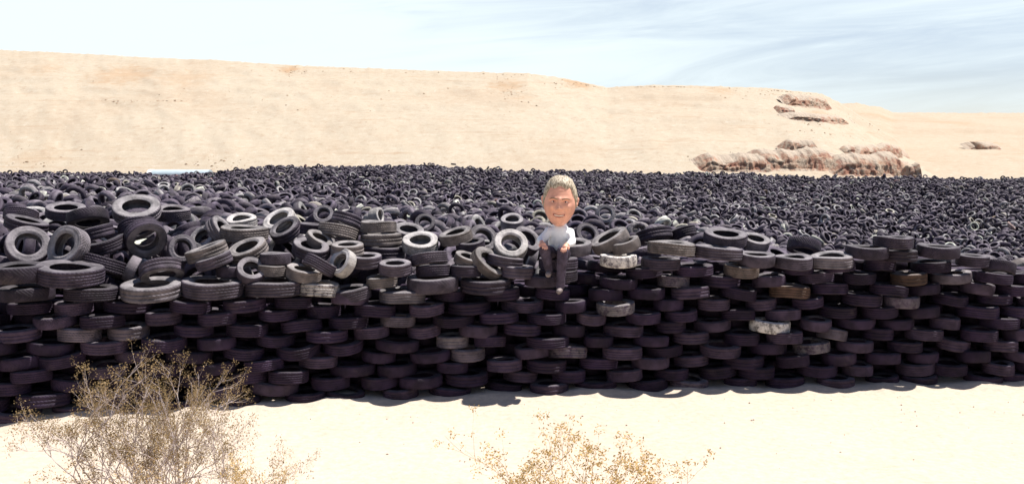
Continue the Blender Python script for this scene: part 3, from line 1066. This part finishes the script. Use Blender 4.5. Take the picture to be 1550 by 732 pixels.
TEETH = simple_mat("teeth", (0.75, 0.71, 0.62), 0.3, 0.03, 8)
EYEW = simple_mat("eye_white", (0.72, 0.68, 0.64), 0.25, 0.03, 8)
IRIS = simple_mat("dark_iris", (0.03, 0.035, 0.045), 0.2, 0.05, 8)

HC = P(847.5, 305.5, 15.86)
HH = 74 / FPX * 15.86            # head height
HR = Matrix.Rotation(R(3), 3, 'Y') @ Matrix.Rotation(R(-4), 3, 'Z') @ Matrix.Rotation(R(4), 3, 'X')


def gauss(x, z, cx, cz, sx, sz):
    return math.exp(-((x - cx) / sx) ** 2 - ((z - cz) / sz) ** 2)


def head_pt(th, ph, grow=0.0):
    """unit head (height 1, chin at -0.5, face towards -Y) for sphere angles"""
    sx, sy, sz = math.cos(ph) * math.sin(th), -math.cos(ph) * math.cos(th), math.sin(ph)
    z = 0.5 * sz
    low = max(0.0, -sz)
    wide = 0.335 * (1 - 0.26 * low ** 2.0) * (1 + 0.03 * math.exp(-((z + 0.02) / 0.12) ** 2))
    cosf = max(math.cos(ph), 0.0) ** 0.82
    x = wide * math.sin(th) * cosf
    y = -0.42 * math.cos(th) * cosf
    if y < 0:
        # flatter face, jaw set forward
        y *= 0.92 - 0.05 * low
    else:
        y *= 1.0 - 0.45 * low ** 1.3
        z += 0.16 * low * (y / 0.42)
    if y < 0.02:
        f = 0.0
        f += 0.030 * (gauss(x, z, -0.115, 0.105, 0.10, 0.035) + gauss(x, z, 0.115, 0.105, 0.10, 0.035))   # brows
        f += 0.012 * gauss(x, z, 0, 0.10, 0.05, 0.04)
        f -= 0.040 * (gauss(x, z, -0.125, 0.040, 0.075, 0.042) + gauss(x, z, 0.125, 0.040, 0.075, 0.042)) # sockets
        f += 0.052 * gauss(x, z, 0, 0.02, 0.030, 0.085)                                                   # bridge
        f += 0.085 * gauss(x, z, 0, -0.085, 0.046, 0.050)                                                 # tip
        f += 0.035 * (gauss(x, z, -0.052, -0.100, 0.028, 0.030) + gauss(x, z, 0.052, -0.100, 0.028, 0.030))
        f += 0.034 * (gauss(x, z, -0.185, -0.075, 0.075, 0.070) + gauss(x, z, 0.185, -0.075, 0.075, 0.070)) # cheeks
        f -= 0.020 * (gauss(x, z, -0.135, -0.175, 0.022, 0.080) + gauss(x, z, 0.135, -0.175, 0.022, 0.080)) # smile folds
        f += 0.028 * gauss(x, z, 0, -0.205, 0.11, 0.035)                                                   # upper lip
        f -= 0.022 * gauss(x, z, 0, -0.245, 0.105, 0.022)                                                  # mouth
        f += 0.024 * gauss(x, z, 0, -0.292, 0.085, 0.024)                                                  # lower lip
        f += 0.045 * gauss(x, z, 0, -0.42, 0.10, 0.065)                                                    # chin
        f -= 0.010 * (gauss(x, z, 0, 0.205, 0.16, 0.008) + gauss(x, z, 0, 0.245, 0.16, 0.008))             # forehead lines
        y -= f * min(1.0, (0.02 - y) / 0.1)
    g = 1 + grow
    return Vector((x * g, y * g, z * g if z > 0 else z))


def hw(v):
    return HC + HR @ (v * HH)


def person():
    root = empty("person", P(845, 392, 16.1))
    base = root.location.copy()
    tag(root, "man in white shirt with grey hair and oversized smiling head sitting on the tyre wall", "person")

    def L(p):
        return Vector(p) - base

    chest, belly, pelvis = P(847, 352, 15.95), P(845, 368, 16.0), P(844, 381, 16.06)
    neck = P(847, 342, 15.93)
    shl, shr = P(831, 351, 15.93), P(862, 352, 15.93)
    ell, elr = P(818, 364, 15.80), P(866, 366, 15.80)
    wrl, wrr = P(820, 367, 15.52), P(857, 371, 15.50)
    hil, hir = P(836, 384, 16.02), P(853, 384, 16.02)
    knl, knr = P(825, 378, 15.58), P(852, 380, 15.52)
    anl, anr = P(831, 408, 15.66), P(848, 433, 15.56)
    # body: head, neck, torso, arms, hands with fingers, legs as one surface
    nu, nvh = 84, 60
    V, F = [], []
    for j in range(nvh):
        ph = -math.pi / 2 + math.pi * (j + 0.5) / nvh
        for i in range(nu):
            V.append(tuple(L(hw(head_pt(2 * math.pi * i / nu - math.pi, ph)))))
    for q in grid_quads(nvh, nu, True):
        F.append(tuple(int(k) for k in q))
    F.append(tuple(range(nu))[::-1])
    F.append(tuple((nvh - 1) * nu + i for i in range(nu)))
    chains = [
        [(L(HC + Vector((0, 0.06, -0.25))), .10), (L(neck), .085), (L(chest), .13)],
        [(L(chest), .135), (L(belly), .13), (L(pelvis), .13)],
        [(L(chest), .10), (L(shl), .065), (L(ell), .048), (L(wrl), .034)],
        [(L(chest), .10), (L(shr), .065), (L(elr), .048), (L(wrr), .034)],
        [(L(pelvis), .11), (L(hil), .09), (L(knl), .062), (L(anl), .042)],
        [(L(pelvis), .11), (L(hir), .09), (L(knr), .062), (L(anr), .042)],
    ]
    balls = []
    for wr, kn, sgn in ((wrl, knl, 1), (wrr, knr, -1)):
        d = (kn + Vector((0, -0.09, 0.05)) - wr)
        d = Vector((d.x * 0.6, -1, -0.35)).normalized() if d.length < 1e-3 else Vector((0.35 * sgn, -0.75, -0.45)).normalized()
        side = d.cross(Vector((0, 0, 1))).normalized()
        palm = wr + d * 0.055
        chains.append([(L(wr), .034), (L(palm), .042)])
        for k in range(4):
            o = side * (k - 1.5) * 0.024
            ln = (0.075, 0.088, 0.084, 0.066)[k]
            a0 = palm + o * 0.9 + d * 0.02
            a1 = a0 + d * ln * 0.55 + o * 0.25
            a2 = a1 + (d + Vector((0, 0.1, -0.9))).normalized() * ln * 0.5
            chains.append([(L(a0), .0125), (L(a1), .0115), (L(a2), .0095)])
        th0 = wr + d * 0.03 + side * sgn * 0.035
        th1 = th0 + (side * sgn * 0.8 + d * 0.7).normalized() * 0.045
        th2 = th1 + (d * 0.8 + Vector((0, 0, -0.5))).normalized() * 0.035
        chains.append([(L(th0), .016), (L(th1), .014), (L(th2), .011)])
    for sgn in (-1, 1):       # ears
        for (ex, ey, ez, er) in ((0.345, 0.02, 0.085, .030), (0.368, 0.045, 0.06, .030), (0.362, 0.03, 0.02, .026), (0.348, 0.01, -0.03, .030), (0.34, -0.01, -0.06, .022)):
            c = L(hw(Vector((sgn * ex, ey, ez))))
            balls.append((c, er * HH * .85, er * HH * 1.1, er * HH * 1.5))
    v2, f2 = capsule_mesh(chains, balls)
    off = len(V)
    V += [tuple(v) for v in v2]
    F += [tuple(i + off for i in f) for f in f2]
    remesh("body", V, F, 0.0075, SKIN, root, 3)
    # hair: a cap of hair over the skull, short at the sides
    V, F, keep = [], [], {}
    nu, nvh = 90, 50
    for layer in (0.0, 1.0):
        for j in range(nvh):
            ph = -0.55 + (math.pi / 2 + 0.54) * j / (nvh - 1)
            for i in range(nu):
                th = 2 * math.pi * i / nu - math.pi
                p = head_pt(th, ph)
                front = max(0, math.cos(th))
                line = 0.315 + 0.03 * math.cos(th * 6) * front if abs(th) < 0.80 else (0.315 - 0.5 * min((abs(th) - 0.80) / 0.55, 1) if abs(th) < 1.35 else (-0.02 if abs(th) < 1.75 else -0.20))
                e = min(max((p.z - line) / 0.06, 0), 1)
                th_k = (0.012 + 0.035 * max(0, p.z) * 2) * e ** 0.5 + 0.012 * e * fbm(p.x * 14, p.y * 14, p.z * 9, 3)
                lift = (-0.03 if layer == 0 else th_k - 0.012 * (1 - e))
                nrm = Vector((p.x / 0.335 ** 2, p.y / 0.42 ** 2, p.z / 0.25)).normalized()
                V.append(tuple(L(hw(p + nrm * lift))))
                keep[(layer, j, i)] = e > 0.02
    def vid(l, j, i):
        return int(l) * nu * nvh + j * nu + i % nu
    for j in range(nvh - 1):
        for i in range(nu):
            if keep[(1.0, j, i)] or keep[(1.0, j + 1, i)] or keep[(1.0, j, (i + 1) % nu)]:
                F.append((vid(1, j, i), vid(1, j, i + 1), vid(1, j + 1, i + 1), vid(1, j + 1, i)))
    me = bpy.data.meshes.new("hair")
    me.from_pydata(V, [], F)
    bmx = bmesh.new()
    bmx.from_mesh(me)
    bmesh.ops.delete(bmx, geom=[v for v in bmx.verts if not v.link_faces], context='VERTS')
    bmesh.ops.recalc_face_normals(bmx, faces=bmx.faces)
    bmx.to_mesh(me)
    bmx.free()
    for p in me.polygons:
        p.use_smooth = True
    hair = link("hair", me, HAIR, root)
    so_ = hair.modifiers.new("thick", 'SOLIDIFY')
    so_.thickness = 0.012
    so_.offset = -1

    def on_face(x, z, out):
        """surface point of the face at x, z (unit head) pushed out"""
        best = None
        for j in range(120):
            ph = math.asin(max(-1, min(1, z / 0.5)))
            th = -1.3 + 2.6 * j / 119
            p = head_pt(th, ph)
            if best is None or abs(p.x - x) < abs(best.x - x):
                best = p
        return best + Vector((0, -out, 0))

    for sgn in (-1, 1):
        c = on_face(sgn * 0.122, 0.040, -0.012)
        v, f = capsule_mesh([], [(L(hw(c)), 0.044 * HH, 0.030 * HH, 0.017 * HH)])
        eye = bpy.data.meshes.new("eye")
        eye.from_pydata(v, [], f)
        eo = link("eye", eye, EYEW, root)
        v, f = capsule_mesh([], [(L(hw(c + Vector((0, -0.022, 0.0)))), 0.017 * HH, 0.012 * HH, 0.0155 * HH)])
        ir = bpy.data.meshes.new("iris")
        ir.from_pydata(v, [], f)
        link("iris", ir, IRIS, eo)
        pts = [(on_face(sgn * x, z, 0.004), r) for x, z, r in ((0.055, 0.095, .011), (0.10, 0.112, .013), (0.15, 0.112, .011), (0.20, 0.088, .007))]
        v, f = capsule_mesh([[(L(hw(p)), r * HH) for p, r in pts]])
        bw = bpy.data.meshes.new("eyebrow")
        bw.from_pydata(v, [], f)
        link("eyebrow", bw, BROW, root)
        pts = [(on_face(sgn * x, z, 0.002), r) for x, z, r in ((0.075, 0.052, .007), (0.122, 0.062, .008), (0.172, 0.046, .006))]
        v, f = capsule_mesh([[(L(hw(p)), r * HH) for p, r in pts]])
        bw = bpy.data.meshes.new("eyelid")
        bw.from_pydata(v, [], f)
        link("eyelid", bw, LIPS, root)
    # smiling mouth: dark-edged lips round a row of teeth
    up = [(x, -0.222 + 0.35 * x * x * 2.2 - 0.006 * (abs(x) < 0.02), ) for x in np.linspace(-0.115, 0.115, 9)]
    lo = [(x, -0.272 + 3.1 * x * x) for x in np.linspace(-0.115, 0.115, 9)]
    v, f = capsule_mesh([[(L(hw(on_face(x, z, 0.006))), 0.0095 * HH) for x, z in up], [(L(hw(on_face(x, z, 0.006))), 0.012 * HH) for x, z in lo]], seg=8)
    me = bpy.data.meshes.new("lips")
    me.from_pydata(v, [], f)
    link("lips", me, LIPS, root)
    tv, tf = [], []
    for k, x in enumerate(np.linspace(-0.098, 0.098, 9)):
        for z in (-0.226 + 0.9 * x * x, -0.258 + 2.6 * x * x):
            tv.append(tuple(L(hw(on_face(x, z, 0.004)))))
        if k:
            tf.append((2 * k - 2, 2 * k, 2 * k + 1, 2 * k - 1))
    me = bpy.data.meshes.new("teeth")
    me.from_pydata(tv, [], tf)
    to = link("teeth", me, TEETH, root)
    sm = to.modifiers.new("t", 'SOLIDIFY')
    sm.thickness = 0.01
    sm.offset = 0
    # clothes
    v, f = capsule_mesh([
        [(L(neck + Vector((0, 0.03, -0.02))), .125), (L(chest), .165), (L(belly), .165), (L(pelvis + Vector((0, -.02, .03))), .16)],
        [(L(chest), .13), (L(shl), .082), (L(ell), .062), (L(ell.lerp(wrl, 0.75)), .046)],
        [(L(chest), .13), (L(shr), .082), (L(elr), .062), (L(elr.lerp(wrr, 0.75)), .046)]])
    remesh("shirt", v, f, 0.012, WHITE, root, 3, 0.012, 7)
    v, f = capsule_mesh([
        [(L(pelvis), .145), (L(hil), .115), (L(knl), .088), (L(knl.lerp(anl, .6)), .074), (L(anl), .066)],
        [(L(pelvis), .145), (L(hir), .115), (L(knr), .088), (L(knr.lerp(anr, .6)), .076), (L(anr), .070)]])
    remesh("jeans", v, f, 0.012, DENIM, root, 3, 0.012, 9)
    for an, sx in ((anl, -0.02), (anr, -0.03)):
        heel = an + Vector((0, 0.03, -0.055))
        toe = an + Vector((sx, -0.15, -0.065))
        v, f = capsule_mesh([[(L(an + Vector((0, .01, -.015))), .056), (L(heel), .050)], [(L(heel), .048), (L(heel.lerp(toe, .6)), .050), (L(toe), .042)]])
        remesh("shoe", v, f, 0.01, SHOE, root, 2)


person()

# ------------------------------------------------------------------ white trailer far behind the tyres
TRW = simple_mat("trailer_paint", (0.40, 0.48, 0.52), 0.5, 0.06, 1.5)
TRE = simple_mat("trailer_front_paint", (0.82, 0.82, 0.80), 0.5, 0.05, 1.5)
TIRE = simple_mat("dark_wheel_rubber", (0.03, 0.03, 0.032), 0.8, 0.2, 4)
STEEL = simple_mat("grey_steel", (0.30, 0.30, 0.31), 0.5, 0.2, 4)


def box(name, c, size, mat, parent, bevel=0.03):
    bm = bmesh.new()
    bmesh.ops.create_cube(bm, size=1.0)
    for v in bm.verts:
        v.co = Vector((v.co.x * size[0], v.co.y * size[1], v.co.z * size[2])) + Vector(c)
    if bevel:
        bmesh.ops.bevel(bm, geom=bm.edges[:], offset=bevel, segments=2, affect='EDGES')
    m = bpy.data.meshes.new(name)
    bm.to_mesh(m)
    bm.free()
    return link(name, m, mat, parent)


tp = P(272, 262, 131)
tl = 88 / FPX * 131
tr = empty("box_trailer", (tp.x, 132.0, 0.2))
tr.rotation_euler = (0, 0, R(-4))
tag(tr, "long pale blue box trailer with white end, mostly hidden behind the tyres", "trailer")
th_ = P(272, 257, 131).z - 0.2
side_h = th_ - 0.85
box("body", (0, 0, (side_h + 0.9) / 2), (tl, 2.4, side_h - 0.9), TRW, tr)
for nm, x0, x1, mt_, ry_, rz_ in (("roof", -tl / 2, tl / 2, TRW, 1.22, 0.85), ("front_wall", -tl / 2 - 0.55, -tl / 2 - 0.004, TRE, 1.25, 0.90)):
    rv = []
    for x in (x0, x1):
        for k in range(17):
            a = math.pi * k / 16
            rv.append((x, -ry_ * math.cos(a), side_h + 0.003 + rz_ * math.sin(a)))
        rv += [(x, ry_, side_h - 0.05 if nm == "roof" else 0.9), (x, -ry_, side_h - 0.05 if nm == "roof" else 0.9)]
    fv = [(k, (k + 1) % 19, 19 + (k + 1) % 19, 19 + k) for k in range(19)] + [tuple(range(19))[::-1], tuple(range(19, 38))]
    me = bpy.data.meshes.new(nm)
    me.from_pydata(rv, [], fv)
    link(nm, me, mt_, tr)
box("chassis", (0, 0, 0.78), (tl, 0.9, 0.2), STEEL, tr)
for wx in (tl / 2 - 1.0, tl / 2 - 2.1):
    for wy in (-1.0, 1.0):
        v, q = closed_tube(tread_profile(0), 24, (0, 0, 0))
        o = link("wheel", mesh_np("wheel", v, q), TIRE, tr)
        o.location = (wx, wy, 0.5)
        o.scale = (1.0, 1.0, 0.28)
        o.rotation_euler = (R(90), 0, 0)

# ------------------------------------------------------------------ desert shrubs in the foreground
STEM = simple_mat("pale_twig", (0.46, 0.39, 0.375), 0.85, 0.25, 25)


def leaf_mat(name, a, b_):
    m, t, b = material(name)
    geo = t.add('ShaderNodeNewGeometry')
    n = t.noise(geo.outputs['Position'], 5.0, 4, 0.6)
    c = t.mix(t.ramp(n, 0.35, 0.65), rgba(a), rgba(b_))
    rnd = geo.outputs['Random Per Island']
    c = t.vmath('SCALE', c, t.ramp(rnd, 0, 1, 0.6, 1.4))
    t.set(b, 'Base Color', c)
    t.set(b, 'Roughness', 0.7)
    t.set(b, 'Specular IOR Level', 0.2)
    tr_ = t.add('ShaderNodeBsdfTranslucent', ins={'Color': c})
    mx = t.add('ShaderNodeMixShader', ins={0: 0.4, 1: b.outputs[0], 2: tr_.outputs[0]})
    out = [n_ for n_ in t.n if n_.type == 'OUTPUT_MATERIAL'][0]
    t.set(out, 0, mx.outputs[0])
    return m


LEAF_A = leaf_mat("olive_leaf", (0.21, 0.150, 0.070), (0.33, 0.235, 0.125))
LEAF_C = leaf_mat("brown_leaf", (0.30, 0.205, 0.09), (0.44, 0.31, 0.16))
LEAF_B = leaf_mat("straw_leaf", (0.42, 0.29, 0.11), (0.55, 0.39, 0.17))


def shrub(name, bx, by, height, spread, stems, seed, label, leafmat, leaves_per=9, leaf=0.011, lean=0.0, rad=0.010, stemmat=STEM, clump=0.05, reach=(0.75, 1.1), depth=3, cut=(99.2, 0.5)):
    rs = random.Random(seed)
    bz = ground_z(bx, by) - 0.02
    root = empty(name, (bx, by, bz))
    tag(root, label, "shrub", "dry shrubs in the foreground")
    V, F, LV, LF = [], [], [], []

    def tube(pts, r0, r1):
        n = len(pts)
        prev = None
        for k, p in enumerate(pts):
            a = (pts[min(k + 1, n - 1)] - pts[max(k - 1, 0)]).normalized()
            q = a.to_track_quat('Z', 'Y')
            r = r0 + (r1 - r0) * k / (n - 1)
            i0 = len(V)
            for s_ in range(4):
                g = s_ * math.pi / 2
                V.append(tuple(p + q @ Vector((math.cos(g) * r, math.sin(g) * r, 0))))
            if prev is not None:
                for s_ in range(4):
                    F.append((prev + s_, prev + (s_ + 1) % 4, i0 + (s_ + 1) % 4, i0 + s_))
            prev = i0

    def leaves(p, n, sp):
        for _ in range(n):
            c = p + Vector((rs.gauss(0, sp), rs.gauss(0, sp), rs.gauss(0, sp)))
            a = Vector((rs.gauss(0, 1), rs.gauss(0, 1), rs.gauss(0.4, 1))).normalized()
            b_ = a.cross(Vector((rs.gauss(0, 1), rs.gauss(0, 1), rs.gauss(0, 1)))).normalized()
            l = leaf * rs.uniform(.6, 1.5)
            w = l * 0.45
            i0 = len(LV)
            LV.extend([tuple(c - a * l), tuple(c + b_ * w), tuple(c + a * l), tuple(c - b_ * w)])
            LF.append((i0, i0 + 1, i0 + 2, i0 + 3))

    def grow(p, d, ln, r, depth):
        n = 6
        pts = [p]
        cur = d.copy()
        for k in range(n):
            cur = (cur + Vector((rs.gauss(0, .13), rs.gauss(0, .13), rs.gauss(0.03, .11)))).normalized()
            pts.append(pts[-1] + cur * ln / n)
        tube(pts, r, r * 0.55 if depth else r * 0.3)
        if depth == 0:
            leaves(pts[-1], leaves_per, clump * 0.8)
            leaves(pts[3], leaves_per // 2, clump * 0.7)
            return
        kids = rs.choice((3, 4)) if depth > 1 else rs.choice((3, 4, 4, 5))
        for k in range(kids):
            t_ = rs.randint(3, n)
            a = Vector((rs.gauss(0, 1), rs.gauss(0, 1), rs.gauss(0.25, 0.8))).normalized()
            nd = (cur * 1.0 + a * 0.75).normalized()
            grow(pts[t_], nd, ln * rs.uniform(0.42, 0.68), r * 0.55, depth - 1)

    for k in range(stems):
        az = rs.uniform(0, 2 * math.pi)
        f = ((k + rs.random()) / stems) * 2 - 1
        el = rs.uniform(*reach)
        d = Vector((f * spread, rs.uniform(-.5, .5) * spread, height * el)).normalized()
        ln = math.hypot(f * spread, height * el) * 0.62
        grow(Vector((rs.gauss(0, .06) + f * spread * 0.12, rs.gauss(0, .06), 0)), d, ln, rad, depth)
    A, B = np.array(V), np.array(LV)
    both = np.concatenate([A, B])
    top = np.percentile(both[:, 2], cut[0])
    lo_, hi_ = np.percentile(both[:, 0], cut[1]), np.percentile(both[:, 0], 100 - cut[1])
    for arr in (A, B):
        arr[:, 2] *= height / top
        arr[:, 0] = np.where(arr[:, 0] < 0, arr[:, 0] * spread / -lo_, arr[:, 0] * spread / hi_)
    V, LV = A.tolist(), B.tolist()
    st = bpy.data.meshes.new("branches")
    st.from_pydata(V, [], F)
    link("branches", st, stemmat, root)
    lf = bpy.data.meshes.new("foliage")
    lf.from_pydata(LV, [], LF)
    link("foliage", lf, leafmat, root)
    return root


def at_px(px, d):
    return (px - W_ / 2) / FPX * d


shrub("creosote_bush", at_px(236, 8.0), 8.0, 1.58, 1.05, 20, 15, "big dry creosote bush with bare pale branches before the tyre wall", LEAF_A, 26, 0.0085, rad=0.011, clump=0.032, reach=(0.8, 1.1), cut=(98.8, 1.0))
shrub("creosote_bush", at_px(165, 6.4), 6.4, 0.94, 0.62, 8, 8, "olive brown bush low at the bottom edge in front of the big bare one", LEAF_C, 28, 0.0080, rad=0.005, clump=0.032, depth=2)
shrub("creosote_bush", at_px(385, 6.6), 6.6, 0.90, 0.27, 6, 21, "small sparse straw coloured bush right of the big bare one", LEAF_B, 30, 0.0080, rad=0.003, clump=0.032, depth=2)
shrub("creosote_bush", at_px(872, 6.3), 6.3, 1.14, 0.74, 15, 44, "sparse straw coloured bush alone on the sand below the man", LEAF_B, 30, 0.0085, rad=0.004, clump=0.026, depth=2, reach=(0.75, 1.1), cut=(98.8, 0.8), stemmat=simple_mat("straw_twig", (0.38, 0.28, 0.19), 0.9, 0.2, 20))

# small stones and rubber crumbs strewn on the sand before the wall
bv, bf = [], []
rg = random.Random(3)
for _ in range(150):
    y = 11.6 + 4.0 * rg.random() ** 0.6
    x = rg.uniform(-0.56, 0.56) * y
    if y > np.interp(x, sx_, sy_) - 0.1:
        continue
    add_stone((x, y, ground_z(x, y) + 0.006), rg.choice((.006, .008, .010, .014)))
o = link("gravel", mesh_np("gravel", bv, bf, False), simple_mat("gravel", (0.26, 0.20, 0.16), 0.95, 0.4, 0.9))
tag(o, "small stones and crumbs strewn on the pale sand before the wall", "gravel", kind='stuff')
